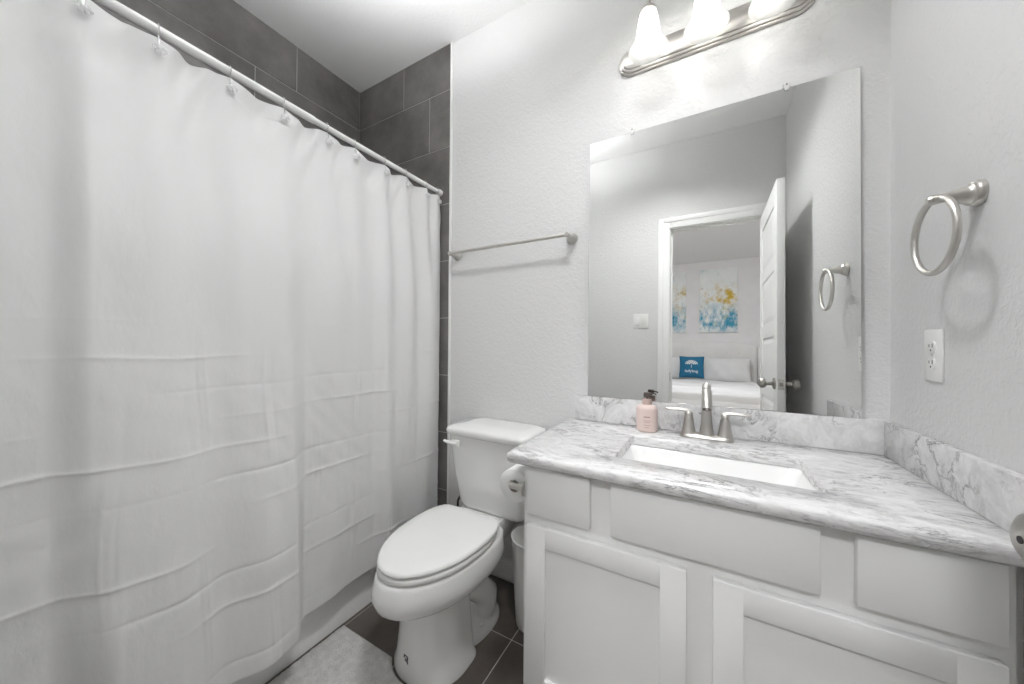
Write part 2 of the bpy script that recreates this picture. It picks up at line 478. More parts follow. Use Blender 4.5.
# bedroom beyond the doorway
struct(obj('floor_bedroom', Box(BXL, BXR, BY, YF - .13, -.1, 0), MBFLOOR), 'carpeted bedroom floor', 'floor')
struct(obj('ceiling_bedroom', Box(BXL, BXR, BY, YF - .12, H, H + .1), MCEIL), 'bedroom ceiling', 'ceiling')
struct(obj('wall_bedroom_far', Box(BXL - .1, BXR + .1, BY - .1, BY, 0, H), MBWALL), 'pale bedroom wall with two paintings', 'wall')
struct(obj('wall_bedroom_left', Box(BXL - .1, BXL, BY, YF - .12, 0, H), MBWALL), 'pale bedroom side wall', 'wall')
struct(obj('wall_bedroom_right', Box(BXR, BXR + .1, BY, YF - .12, 0, H), MBWALL), 'pale bedroom side wall', 'wall')
struct(obj('wall_bedroom_near', (lambda bm: (box(bm, BXL, XL - .1, YF - .12, YF - .02, 0, H), box(bm, XR + .1, BXR, YF - .12, YF - .02, 0, H), bm)[2])(bmesh.new()), MBWALL), 'bedroom wall beside the bathroom', 'wall')

# ------------------------------------------------------------------ door, standing open along the right wall
def door():
    x0, x1, y0, y1, z0, z1 = .3285, .3635, YF + .015, .572, .012, 2.04
    d = thing('door_1', 'white panelled bathroom door standing open, seen edge-on in the mirror', 'door', (x1, y0, 0)); d['kind'] = 'structure'
    bm = bmesh.new()
    box(bm, x0 + .006, x1 - .006, y0 + .02, y1 - .02, z0 + .02, z1 - .02)
    st = .095; zs = [.012, .21]; ph = (z1 - .11 - .21 - 4 * .075) / 5
    rails = [(z0, .21)]; z = .21; panels = []
    for k in range(5):
        panels.append((z, z + ph)); z += ph
        rails.append((z, z + .075 if k < 4 else z1)); z += .075
    box(bm, x0, x1, y0, y0 + st, z0, z1, bev=.001); box(bm, x0, x1, y1 - st, y1, z0, z1, bev=.001)
    for a, b in rails: box(bm, x0, x1, y0 + st - .001, y1 - st + .001, a, b)
    obj('slab', bm, MTRIM, d)
    for a, b in panels:
        p = bmesh.new()
        for xa, xb, s in ((x0 + .006, x0 + .0005, 1), (x1 - .006, x1 - .0005, 1)):
            ya, yb, za, zb = y0 + st + .012, y1 - st - .012, a + .012, b - .012
            outer = [Vector((xa, ya, za)), Vector((xa, yb, za)), Vector((xa, yb, zb)), Vector((xa, ya, zb))]
            i = .028
            inner = [Vector((xb, ya + i, za + i)), Vector((xb, yb - i, za + i)), Vector((xb, yb - i, zb - i)), Vector((xb, ya + i, zb - i))]
            loft(p, [outer, inner])
        obj('panel', p, MTRIM, d, smooth=0)
    ky, kz = .510, .951
    knob_metal = plain('satin_nickel_knob', (.40, .385, .36), .33, 1.0)
    for sx, xf in ((-1, x0), (1, x1)):
        bm = bmesh.new()
        lathe(bm, (xf, ky, kz), (sx, 0, 0), [(.032, 0), (.032, .004), (.027, .009), (.012, .012), (.0105, .03), (.0125, .036), (.022, .042), (.0265, .05), (.027, .057), (.024, .066), (.016, .071), (.006, .0725)])
        k = obj('knob', bm, knob_metal, d)
        if sx < 0: obj('lock_hole', Lathe((xf - .0722, ky, kz), (-1, 0, 0), [(.0035, 0), (.0035, .001)], seg=14), MDARK, k)
    bm = Box(x0 + .004, x1 - .004, y1 - .001, y1 + .0012, kz - .028, kz + .028, bev=.0008)
    lp = obj('latch_plate', bm, MNICK, d)
    obj('latch_bolt', Box(x0 + .010, x1 - .010, y1, y1 + .009, kz - .009, kz + .009, bev=.002), MNICKD, lp)
    for hz in (.25, 1.02, 1.82):
        obj('hinge', Tube([(x1 + .004, y0 - .004, hz - .045), (x1 + .004, y0 - .004, hz + .045)], .006, 12), MNICK, d)
door()

# ------------------------------------------------------------------ bathtub
def bathtub():
    t = thing('bathtub', 'white bathtub behind the shower curtain, apron showing under the hem', 'bathtub', (-1.6, .67, 0))
    x0, x1, y0, y1 = XL + .0085, -1.262, YF + .003, YB - .012
    cx, cy, w, d = (x0 + x1) / 2, (y0 + y1) / 2, x1 - x0, y1 - y0
    bm = bmesh.new()
    rings = [rrect(cx, cy, w, d, .006, 0), rrect(cx, cy, w - .012, d, .006, .045), rrect(cx, cy, w - .03, d - .004, .006, .06), rrect(cx, cy, w - .03, d - .004, .006, .33),
             rrect(cx, cy, w, d, .012, .36), rrect(cx, cy, w, d, .014, .385), rrect(cx, cy, w - .02, d - .02, .02, .40), rrect(cx, cy, w - .13, d - .16, .10, .40), rrect(cx, cy, w - .16, d - .2, .11, .38),
             rrect(cx, cy, w - .26, d - .36, .13, .10), rrect(cx, cy, w - .34, d - .46, .12, .075)]
    loft(bm, rings)
    obj('shell', bm, MTUB, t)
bathtub()

# ------------------------------------------------------------------ curtain rod, hooks, curtain
RODX, RODZ = -1.255, 1.947
def rod():
    t = thing('curtain_rod', 'white tension rod running above the shower curtain', 'curtain rod', (RODX, YB - .008, RODZ))
    obj('outer_tube', Tube([(RODX, YF + .012, RODZ), (RODX, .72, RODZ)], .0135, 20), MROD, t)
    obj('inner_tube', Tube([(RODX, .72, RODZ), (RODX, YB - .02, RODZ)], .0115, 20), MROD, t)
    obj('end_cap', Lathe((RODX, YB - .0085, RODZ), (0, -1, 0), [(.017, 0), (.017, .018), (.0135, .026)]), MROD, t)
    obj('end_cap', Lathe((RODX, YF, RODZ), (0, 1, 0), [(.017, 0), (.017, .018), (.0135, .026)]), MROD, t)
rod()
HOOKS = [.04, .185, .309, .464, .613, .766, .883, 1.031, 1.155, 1.290, 1.378]

def interp(x, tab):
    if x <= tab[0][0]: return tab[0][1]
    for (a, b), (c, d) in zip(tab, tab[1:]):
        if x <= c:
            k = (x - a) / (c - a); k = k * k * (3 - 2 * k)
            return b + (d - b) * k
    return tab[-1][1]
# outward swing of the cloth by y: at the top, in the middle, at the hem
FOLD_TOP = [(-.06, .006), (.04, .010), (.11, -.004), (.185, .014), (.25, .000), (.309, .012), (.385, -.006), (.464, .013), (.54, -.004), (.613, .012), (.69, -.008), (.766, .013), (.83, -.003), (.883, .012), (.96, -.012), (1.031, .014), (1.09, -.010), (1.155, .016), (1.22, -.014), (1.29, .016), (1.335, -.010), (1.378, .012), (1.42, .0)]
FOLD_MID = [(-.06, .015), (.06, .012), (.14, .005), (.20, .05), (.30, .06), (.42, .035), (.50, .050), (.60, .055), (.70, .022), (.80, .038), (.88, .03), (.97, .018), (1.03, .045), (1.10, .02), (1.17, .042), (1.25, .008), (1.32, .03), (1.42, .01)]
FOLD_HEM = [(-.06, .02), (.05, .01), (.15, .03), (.24, .11), (.34, .12), (.44, .085), (.54, .125), (.62, .115), (.69, .030), (.78, .038), (.88, .025), (.98, .022), (1.06, .042), (1.16, .02), (1.26, .035), (1.42, .015)]
def curtain():
    import numpy as np
    NY, NZ = 420, 520
    ztop, zhem = 1.922, .165
    ys = np.linspace(-.055, 1.405, NY); ts = np.linspace(0, 1, NZ)
    ft = np.array([interp(y, FOLD_TOP) for y in ys]); fm = np.array([interp(y, FOLD_MID) for y in ys]); fh = np.array([interp(y, FOLD_HEM) for y in ys])
    rng = np.random.RandomState(3)
    hz = np.arange(.215, 1.30, .088); vy = np.array([.05, .215, .385, .545, .715, .885, 1.055, 1.225])
    hook = np.array(HOOKS)
    verts = np.zeros((NZ, NY, 3))
    for i, t in enumerate(ts):
        a = max(0, 1 - t / .35); a = a * a * (3 - 2 * a)             # weight of the top profile
        k = min(1, max(0, (t - .35) / .65)); k = k * k * (3 - 2 * k)
        f = a * ft + (1 - a) * ((1 - k) * fm + k * fh)
        # the cloth gathers towards the front as it falls: its far edge leaves the wall
        y = ys + (-.016 * (t ** 1.25)) * np.clip((ys - .75) / .65, 0, 1) ** 1.5
        # top edge sags between hooks
        dist = np.min(np.abs(ys[:, None] - hook[None, :]), axis=1)
        sag = .010 * np.clip(dist / .07, 0, 1) ** 1.3
        z = ztop - sag * max(0, 1 - t / .06) - t * (ztop - zhem) + np.zeros(NY)
        # pulled pleats fanning from the hooks
        near = max(0, 1 - t / .15)
        f = f + .008 * near * np.sin(ys * 62 + np.sin(ys * 17) * 2 + t * 60) * np.clip(dist / .05, 0, 1)
        # packing creases, sharp ridges in a grid that fade out upwards
        fade_h = np.clip((1.32 - z) / .42, 0, 1)
        zz = z + .005 * np.sin(ys * 6) + .002 * np.sin(ys * 23)
        cr = np.zeros(NY)
        for q, h in enumerate(hz):
            sg = 1 if (q * 5) % 3 else -.8
            patch = np.clip(.45 + .75 * np.sin(ys * (4.1 + (q % 3)) + q * 1.9) + .35 * np.sin(ys * 13 + q), 0, 1.2)
            cr += sg * .0031 * patch * np.exp(-np.abs(zz - h - .004 * np.sin(ys * 4 + q)) / .0045)
        for q, v in enumerate(vy):
            sg = 1 if q % 2 else -.8
            patch = np.clip(.3 + .8 * np.sin(z * (8 + q % 3) + q * 2.1), 0, 1.1)
            d = ys + .006 * np.sin(z * 11 + q) - v
            cr += sg * .0032 * patch * (np.exp(-np.abs(d) / .0045) - .6 * np.exp(-np.abs(d - .022) / .005))
        # small slack wrinkles between the creases
        cr += .0009 * np.sin(ys * 46 + 9 * np.sin(z * 5 + ys * 3)) * np.sin(z * 38 + 4 * np.sin(ys * 9))
        f = f + cr * fade_h
        f = f + .0012 * np.sin(ys * 31 + z * 6) * np.sin(z * 13 + ys * 4) * (t > .03)
        # the hem rolls a little
        verts[i, :, 0] = RODX + f
        verts[i, :, 1] = y
        verts[i, :, 2] = z + .006 * np.sin(ys * 9) * t
    v = verts.reshape(-1, 3)
    th = .0012
    v2 = v.copy(); v2[:, 0] -= th
    allv = np.vstack([v, v2]); n = NY * NZ
    idx = lambda i, j, o=0: o + i * NY + j
    faces = []
    for i in range(NZ - 1):
        for j in range(NY - 1):
            faces.append((idx(i, j), idx(i + 1, j), idx(i + 1, j + 1), idx(i, j + 1)))
            faces.append((idx(i, j, n), idx(i, j + 1, n), idx(i + 1, j + 1, n), idx(i + 1, j, n)))
    for j in range(NY - 1):
        faces.append((idx(0, j), idx(0, j + 1), idx(0, j + 1, n), idx(0, j, n)))
        faces.append((idx(NZ - 1, j), idx(NZ - 1, j, n), idx(NZ - 1, j + 1, n), idx(NZ - 1, j + 1)))
    for i in range(NZ - 1):
        faces.append((idx(i, 0), idx(i, 0, n), idx(i + 1, 0, n), idx(i + 1, 0)))
        faces.append((idx(i, NY - 1), idx(i + 1, NY - 1), idx(i + 1, NY - 1, n), idx(i, NY - 1, n)))
    org = np.array([RODX, .67, 0.155])
    me = bpy.data.meshes.new('shower_curtain'); me.from_pydata((allv - org).tolist(), [], faces); me.update()
    me.polygons.foreach_set('use_smooth', [True] * len(me.polygons)); me.set_sharp_from_angle(angle=radians(60))
    me.materials.append(MCURT)
    o = bpy.data.objects.new('shower_curtain', me); C.objects.link(o); o.location = org
    tag(o, 'white creased cloth shower curtain hanging in front of the tub', 'shower curtain')
curtain()

HOOK_WORDS = ['just past the top left corner', 'nearest the camera at the top edge of the photo', 'second from the top left of the photo', 'third from the top left of the photo', 'fourth from the top left of the photo',
              'fifth from the top left of the photo', 'fifth from the far tiled wall', 'fourth from the far tiled wall', 'third from the far tiled wall', 'second from the far tiled wall', 'closest to the far tiled wall']
def hooks():
    proto = None
    for k, y in enumerate(HOOKS):
        lab = 'clear beaded curtain hook on rod, ' + HOOK_WORDS[k]
        loc = Vector((RODX, y, RODZ))
        if proto is None:
            t = thing('curtain_hook', lab, 'curtain hook', loc, 'beaded hooks along the curtain rod'); proto = t
            pts = [loc + Vector((.0165 * cos(a), 0, .0165 * sin(a))) for a in [radians(q) for q in range(200, -61, -20)]]
            pts += [loc + Vector((.0185, 0, -.034)), loc + Vector((.0225, 0, -.058))]
            obj('wire', Tube(pts, .0013, 8), MCHROME, t)
            bm = bmesh.new()
            c = loc + Vector((.0265, 0, -.062))
            ball(bm, c, .0075, u=14, v=10)
            for q in range(6):
                ball(bm, c + Vector((0, .0095 * cos(q * pi / 3), .0075 * sin(q * pi / 3))), .0052, u=10, v=8)
            obj('bead', bm, MGLASS, t)
        else:
            t = proto.copy(); C.objects.link(t); t.location = loc; t['label'] = lab
            for ch in list(proto.children):
                c = ch.copy(); C.objects.link(c); c.parent = t
hooks()

# ------------------------------------------------------------------ bath mat
def bath_mat():
    bm = bmesh.new()
    x0, x1, y0, y1, cxn, cyn = -1.245, -.66, .30, .856, -.856, .945
    nx, ny = 100, 96
    grid = {}
    for i in range(nx + 1):
        for j in range(ny + 1):
            x = x0 + (x1 - x0) * i / nx; y = y0 + (y1 - y0) * j / ny
            # pull rows near the notch onto its rim
            dx, dy = (x - cxn) / .148, (y - cyn) / .138; rr = sqrt(dx * dx + dy * dy)
            if rr < 1 and rr > .01:
                x, y = cxn + dx / rr * .148, cyn + dy / rr * .138
                if y > y1: y = y1
            e = min(x - x0, x1 - x, y - y0, y1 - y, max(0, rr - 1) * .142)
            z = .004 + .012 * min(1, max(0, e) / .012) ** .5 + random.uniform(-.0012, .0012)
            grid[i, j] = (x, y, z, rr)
    vs = {}
    def V(i, j):
        if (i, j) not in vs: vs[i, j] = bm.verts.new(grid[i, j][:3])
        return vs[i, j]
    for i in range(nx):
        for j in range(ny):
            q = [(i, j), (i + 1, j), (i + 1, j + 1), (i, j + 1)]
            if all(grid[k][3] < 1 for k in q): continue
            bm.faces.new([V(*k) for k in q])
    ext = bmesh.ops.extrude_face_region(bm, geom=bm.faces[:])
    for g in ext['geom']:
        if isinstance(g, bmesh.types.BMVert): g.co.z = .001
    bmesh.ops.remove_doubles(bm, verts=bm.verts[:], dist=.0002)
    tag(obj('bath_mat', bm, MMAT, origin=(-.95, .6, 0), smooth=60), 'pale grey pile bath mat on the dark tiles before the toilet', 'bath mat')
bath_mat()

# ------------------------------------------------------------------ toilet
TX = -.856
def egg(w, f, b, z, n=48, back=2.6, yc=None):
    """elongated outline: pointed ellipse in front (low y), squarer behind"""
    yc = yc if yc is not None else f + (b - f) * .52
    out = []
    for i in range(n):
        t = 2 * pi * i / n; s, c = sin(t), cos(t)
        if c >= 0:   # front half
            x = w * (abs(s) ** (2 / 2.1)) * (1 if s >= 0 else -1); y = yc - (yc - f) * c ** (2 / 2.1)
        else:
            x = w * (abs(s) ** (2 / back)) * (1 if s >= 0 else -1); y = yc + (b - yc) * abs(c) ** (2 / back)
        out.append(Vector((TX + x, y, z)))
    return out
# half width of the lid from its tip (0) to its back edge (1): widest behind the middle
LIDTAB = [(0, 0), (.012, .20), (.035, .335), (.08, .48), (.15, .64), (.22, .755), (.32, .87), (.43, .945), (.56, .99), (.68, 1.0), (.78, .985), (.87, .94), (.94, .87), (.98, .80), (1.0, .72), (1.0, .0)]
def lidplan(w, f, b, z, n=56):
    P = [Vector((q * w, f + (b - f) * t, 0)) for t, q in LIDTAB]
    dense = []
    for i in range(len(P) - 1):
        p0 = P[i - 1] if i else Vector((-P[1].x, P[1].y, 0)); p1, p2 = P[i], P[i + 1]; p3 = P[i + 2] if i + 2 < len(P) else P[i + 1]
        if i == len(P) - 2: dense += [p1.lerp(p2, k / 12) for k in range(12)]; continue
        if i == len(P) - 3: p3 = p2
        for k in range(12):
            u = k / 12
            dense.append(.5 * ((2 * p1) + (p2 - p0) * u + (2 * p0 - 5 * p1 + 4 * p2 - p3) * u * u + (3 * p1 - p0 - 3 * p2 + p3) * u ** 3))
    dense.append(P[-1])
    L = [0]
    for p, q in zip(dense, dense[1:]): L.append(L[-1] + (q - p).length)
    half = []
    j = 0
    for i in range(n // 2 + 1):
        d = L[-1] * i / (n // 2)
        while j < len(L) - 2 and L[j + 1] < d: j += 1
        u = (d - L[j]) / max(1e-9, L[j + 1] - L[j]); half.append(dense[j].lerp(dense[j + 1], min(1, u)))
    out = [Vector((TX + p.x, p.y, z)) for p in half] + [Vector((TX - p.x, p.y, z)) for p in half[-2:0:-1]]
    return out
def toilet():
    t = thing('toilet', 'white two-piece toilet with closed lid between tub and vanity', 'toilet', (TX, 1.05, 0))
    t.scale = (1, 1, 1.04)
    bm = bmesh.new()
    # bowl with its rim
    loft(bm, [lidplan(q, fr, bk, z) for q, fr, bk, z in ((.100, .842, 1.12, .205), (.112, .822, 1.14, .222), (.136, .788, 1.17, .240), (.164, .744, 1.19, .260), (.180, .716, 1.20, .280), (.186, .707, 1.205, .303),
              (.184, .710, 1.205, .325), (.179, .718, 1.205, .350), (.176, .722, 1.205, .361), (.168, .731, 1.20, .366))])
    # front pedestal
    loft(bm, [egg(q, fr, bk, z, yc=.95, back=6) for q, fr, bk, z in ((.142, .818, 1.04, 0), (.142, .818, 1.04, .012), (.134, .825, 1.035, .03), (.126, .832, 1.03, .11), (.118, .834, 1.03, .20), (.120, .826, 1.03, .25))])
    # foot flange behind it
    loft(bm, [egg(.128, .95, 1.28, 0, yc=1.14, back=2.4), egg(.128, .95, 1.28, .012, yc=1.14, back=2.4), egg(.120, .96, 1.265, .028, yc=1.14, back=2.4), egg(.080, .97, 1.26, .055, yc=1.14, back=2.4), egg(.062, .97, 1.22, .17, yc=1.13, back=2.4), egg(.070, .97, 1.20, .30, yc=1.12, back=2.4)])
    # trapway swelling on both sides
    for s in (-1, 1):
        pts = [(TX + s * .050, 1.03, .175), (TX + s * .055, 1.08, .170), (TX + s * .064, 1.13, .145), (TX + s * .073, 1.165, .108), (TX + s * .074, 1.165, .070), (TX + s * .068, 1.15, .035)]
        tube(bm, pts, [.028, .040, .050, .054, .050, .044], 18)
    # shelf under the tank
    loft(bm, [rrect(TX, 1.24, .20, .24, .05, .27), rrect(TX, 1.255, .225, .27, .05, .315), rrect(TX, 1.262, .235, .275, .05, .355), rrect(TX, 1.262, .225, .265, .05, .367)])
    body = obj('bowl', bm, MPORC, t, smooth=50)
    for s in (-1, 1):
        obj('bolt_cap', Lathe((TX + s * .100, 1.10, .024), (0, 0, 1), [(.014, 0), (.014, .006), (.011, .014), (.004, .018)], seg=18), MPORC, body)
    # small dark maker's mark on the front of the pedestal
    lg = bmesh.new()
    for (a, b, c, d) in ((0, 16, 16, 19), (0, 3, 9, 16), (13, 16, 2, 19), (4, 13, 2, 5), (13, 17, -2, 2), (6, 12, 8, 11)):
        box(lg, (a - 8) * .0014, (b - 8) * .0014, -.0009, .0006, (c - 9) * .001, (d - 9) * .001)
    bmesh.ops.rotate(lg, verts=lg.verts[:], cent=(0, 0, 0), matrix=Matrix.Rotation(radians(-4.5), 3, 'X'))
    ang = radians(-9)
    bmesh.ops.rotate(lg, verts=lg.verts[:], cent=(0, 0, 0), matrix=Matrix.Rotation(ang, 3, 'Z'))
    bmesh.ops.translate(lg, verts=lg.verts[:], vec=(TX - .016, .8282, .064))
    obj('logo', lg, MLOGO, t, smooth=0, label='small dark mark on the pedestal')
    # seat and lid
    def slab(w, f, b, z0, z1, r, dome=0.0):
        q = bmesh.new()
        C = lambda i, zz: lidplan(w - i, f + i, b - i, zz)
        rings = [C(r, z0), C(r * .3, z0 + r * .25), C(0, z0 + r * .8), C(0, z1 - r), C(r * .3, z1 - r * .32), C(r * 1.1, z1)]
        if dome:
            yc = f + (b - f) * .6
            for k in (.8, .6, .4, .2, .06):
                rings.append([Vector((TX + (p.x - TX) * k, yc + (p.y - yc) * k, z1 + dome * (1 - k * k))) for p in C(r * 1.1, z1)])
        loft(q, rings)
        return q
    obj('seat', slab(.174, .727, 1.16, .3685, .387, .006), MSEAT, t, smooth=60)
    obj('lid', slab(.175, .727, 1.178, .3895, .407, .009, .006), MSEAT, t, smooth=60)
    for s in (-1, 1):
        obj('hinge', Box(TX + s * .072 - .022, TX + s * .072 + .022, 1.162, 1.192, .3655, .398, bev=.006, seg=3), MSEAT, t)
    # tank
    TK = -.818
    bm = bmesh.new()
    ty = 1.405
    def tr(w, d, z, r=.04): return rrect(TK, ty - d / 2, w, d, r, z)
    loft(bm, [tr(.28, .12, .357, .05), tr(.325, .150, .367, .05), tr(.345, .165, .394), tr(.375, .185, .521), tr(.395, .200, .639), tr(.402, .205, .690)])
    tank = obj('tank', bm, MPORC, t, smooth=50)
    bm = bmesh.new()
    ty2 = 1.411
    def lr(w, d, z, r=.04): return rrect(TK, ty2 - d / 2, w, d, r, z)
    loft(bm, [lr(.405, .210, .690), lr(.422, .222, .696), lr(.426, .225, .712), lr(.420, .220, .722), lr(.41, .205, .728), lr(.30, .12, .731)])
    obj('tank_lid', bm, MPORC, t, smooth=60)
    bm = bmesh.new()
    lx, lz = TK - .145, .661
    box(bm, lx - .022, lx + .022, 1.188, 1.2045, lz - .016, lz + .014, bev=.005, seg=3)
    tube(bm, [(lx + .012, 1.188, lz), (lx - .01, 1.184, lz + .001), (lx - .035, 1.180, lz + .004), (lx - .052, 1.178, lz + .008)], [.010, .0105, .009, .007], 14, flat=.75)
    obj('flush_lever', bm, MPORC, tank)
toilet()

def supply():
    vx = -1.085
    t = thing('shutoff_valve', 'dark water shutoff valve and hose behind the toilet tank by the tile edge', 'valve', (vx, 1.405, .24))
    bm = bmesh.new()
    lathe(bm, (vx, YB - .0005, .24), (0, -1, 0), [(.028, 0), (.026, .004), (.008, .008), (.008, .04)], seg=20)
    lathe(bm, (vx, 1.37, .225), (0, 0, 1), [(.011, 0), (.012, .02), (.010, .04)], seg=16)
    obj('valve_body', bm, MCHROME, t)
    obj('handle', Lathe((vx, 1.358, .24), (0, -1, 0), [(.018, 0), (.02, .008), (.016, .014)], seg=10), MNICKD, t)
    obj('hose', Tube([(vx, 1.37, .265), (vx, 1.368, .30), (vx + .006, 1.362, .34), (vx + .022, 1.356, .365), (vx + .036, 1.352, .378), (vx + .040, 1.350, .392)], .0055, 10), MVALVE, t)
    obj('coupling', Lathe((vx + .040, 1.350, .388), (0, 0, 1), [(.009, 0), (.012, .003), (.012, .016), (.009, .02)], seg=12), MVALVE, t)
supply()

# ------------------------------------------------------------------ trash bin
def trash_bin():
    cx, cy = -.600, 1.255
    bm = bmesh.new()
    lathe(bm, (cx, cy, 0), (0, 0, 1), [(.066, 0), (.072, .004), (.074, .012), (.085, .20), (.093, .342), (.095, .344), (.095, .350), (.0915, .350), (.0895, .340), (.082, .20), (.071, .012), (.02, .008)], 44)
    tag(obj('trash_bin', bm, MBIN, origin=(cx, cy, 0), smooth=50), 'slim frosted white plastic trash bin on the floor beside the vanity', 'trash bin')
trash_bin()

# ------------------------------------------------------------------ vanity
CX0, CX1, CYF = -.468, .452, .909     # cabinet box, face frame front
DF = .889                             # front of doors and drawers
def vanity():
    t = thing('vanity_cabinet', 'white shaker vanity cabinet under the quartz counter', 'cabinet', (0, 1.16, 0))
    bm = bmesh.new()
    box(bm, CX0, CX0 + .016, CYF + .018, YB - .002, .0, .78); box(bm, CX1 - .016, CX1, CYF + .018, YB - .002, 0, .78)
    box(bm, CX0 + .016, CX1 - .016, CYF + .02, YB - .004, .10, .116); box(bm, CX0 + .016, CX1 - .016, YB - .012, YB - .002, .10, .78)
    box(bm, CX0 + .016, CX1 - .016, CYF + .07, CYF + .085, 0, .10)
    obj('carcass', bm, MCAB, t, smooth=0)
    ff = bmesh.new()
    A, B = CX0 + .04, CX1 - .04
    for q in ((CX0, A, .10, .781), (B, CX1, .10, .781), (A, B, .735, .781), (A, B, .595, .645), (A, B, .10, .14),
              (-.275, -.20, .645, .735), (.19, .265, .645, .735), (-.05, .032, .14, .595)):
        box(ff, q[0], q[1], CYF, CYF + .019, q[2], q[3])
    box(ff, CX1, XR - .0005, CYF + .030, CYF + .045, .0, .781)
    obj('face_frame', ff, MCAB, t, smooth=0)
    # plain slab fronts of the top row
    for nm, a, b in (('drawer', -.450, -.2645), ('false_front', -.2095, .201), ('drawer', .2535, .4355)):
        obj(nm, Box(a, b, DF, CYF - .0006, .636, .7725, bev=.0025), MCAB, t)
    # shaker doors
    for a, b in ((-.450, -.035), (.018, .4355)):
        z0, z1, w = .118, .605, .057
        bm = bmesh.new()
        box(bm, a, a + w, DF, CYF - .0006, z0, z1, bev=.0018); box(bm, b - w, b, DF, CYF - .0006, z0, z1, bev=.0018)
        box(bm, a + w - .001, b - w + .001, DF, CYF - .0006, z1 - w, z1, bev=.0018); box(bm, a + w - .001, b - w + .001, DF, CYF - .0006, z0, z0 + w, bev=.0018)
        d = obj('door', bm, MCAB, t)
        obj('door_panel', Box(a + w - .004, b - w + .004, DF + .010, CYF - .002, z0 + w - .004, z1 - w + .004), MCAB, d, smooth=0)
vanity()

CT, CB = .812, .7815
SX0, SX1, SY0, SY1 = -.222, .236, .985, 1.246
def counter():
    t = thing('countertop', 'white quartz countertop with grey veins and backsplash on the vanity', 'countertop', (0, 1.14, CB))
    x0, x1, y0, y1 = -.510, XR - .001, .866, YB - .001
    n = 6
    def outer(z, i): # rounded outline, inset i
        return rrect((x0 + x1) / 2, (y0 + y1) / 2, x1 - x0 - 2 * i, y1 - y0 - 2 * i, .012, z, n)
    def inner(z, i=0):
        return rrect((SX0 + SX1) / 2, (SY0 + SY1) / 2, SX1 - SX0 - 2 * i, SY1 - SY0 - 2 * i, .016, z, n)
    bm = bmesh.new()
    loft(bm, [inner(CB), outer(CB, .004), outer(CB + .004, 0), outer(CT - .008, 0), outer(CT - .003, .0022), outer(CT, .008), inner(CT, -.002), inner(CT - .002, 0), inner(CB)], False, False)
    bmesh.ops.remove_doubles(bm, verts=bm.verts[:], dist=.00005)
    obj('slab', bm, MMARB, t, smooth=50)
    obj('backsplash', Box(-.392 - .09, XR - .001, YB - .0205, YB - .0005, CT + .0002, .914, bev=.002), MSPLASH, t)
    obj('side_splash', Box(XR - .0205, XR - .0005, .868, YB - .021, CT + .0002, .914, bev=.002), MSPLASH, t)
counter()

def sink():
    t = thing('sink', 'white rectangular undermount sink set into the counter', 'sink', ((SX0 + SX1) / 2, (SY0 + SY1) / 2, .66))
    cx, cy, w, d = (SX0 + SX1) / 2, (SY0 + SY1) / 2, SX1 - SX0 + .008, SY1 - SY0 + .008
    bm = bmesh.new()
    R = lambda a, b, r, z: rrect(cx, cy, a, b, r, z, 8)
    loft(bm, [R(w + .035, d + .035, .03, CB - .0005), R(w, d, .024, CB - .0005), R(w - .012, d - .012, .03, CB - .006), R(w - .10, d - .07, .04, CB - .095), R(w - .13, d - .10, .045, CB - .112), R(w - .20, d - .15, .03, CB - .117), R(.04, .04, .019, CB - .121),
              R(.04, .04, .019, CB - .14), R(w - .15, d - .10, .045, CB - .135), R(w - .08, d - .05, .04, CB - .11), R(w + .02, d + .02, .03, CB - .015), R(w + .035, d + .035, .03, CB - .012)], False, False)
    v = bm.verts
    bm.verts.ensure_lookup_table()
    n = 36
    a = bm.verts[:n]; b = bm.verts[-n:]
    for i in range(n):
        j = (i + 1) % n; bm.faces.new((b[i], b[j], a[j], a[i]))
    obj('basin', bm, MPORC, t, smooth=50)
    obj('drain', Lathe((cx, cy, CB - .1235), (0, 0, 1), [(.018, 0), (.0205, .003), (.019, .005), (.014, .0045), (.013, .007), (.002, .0085)], seg=24), MNICK, t)
sink()

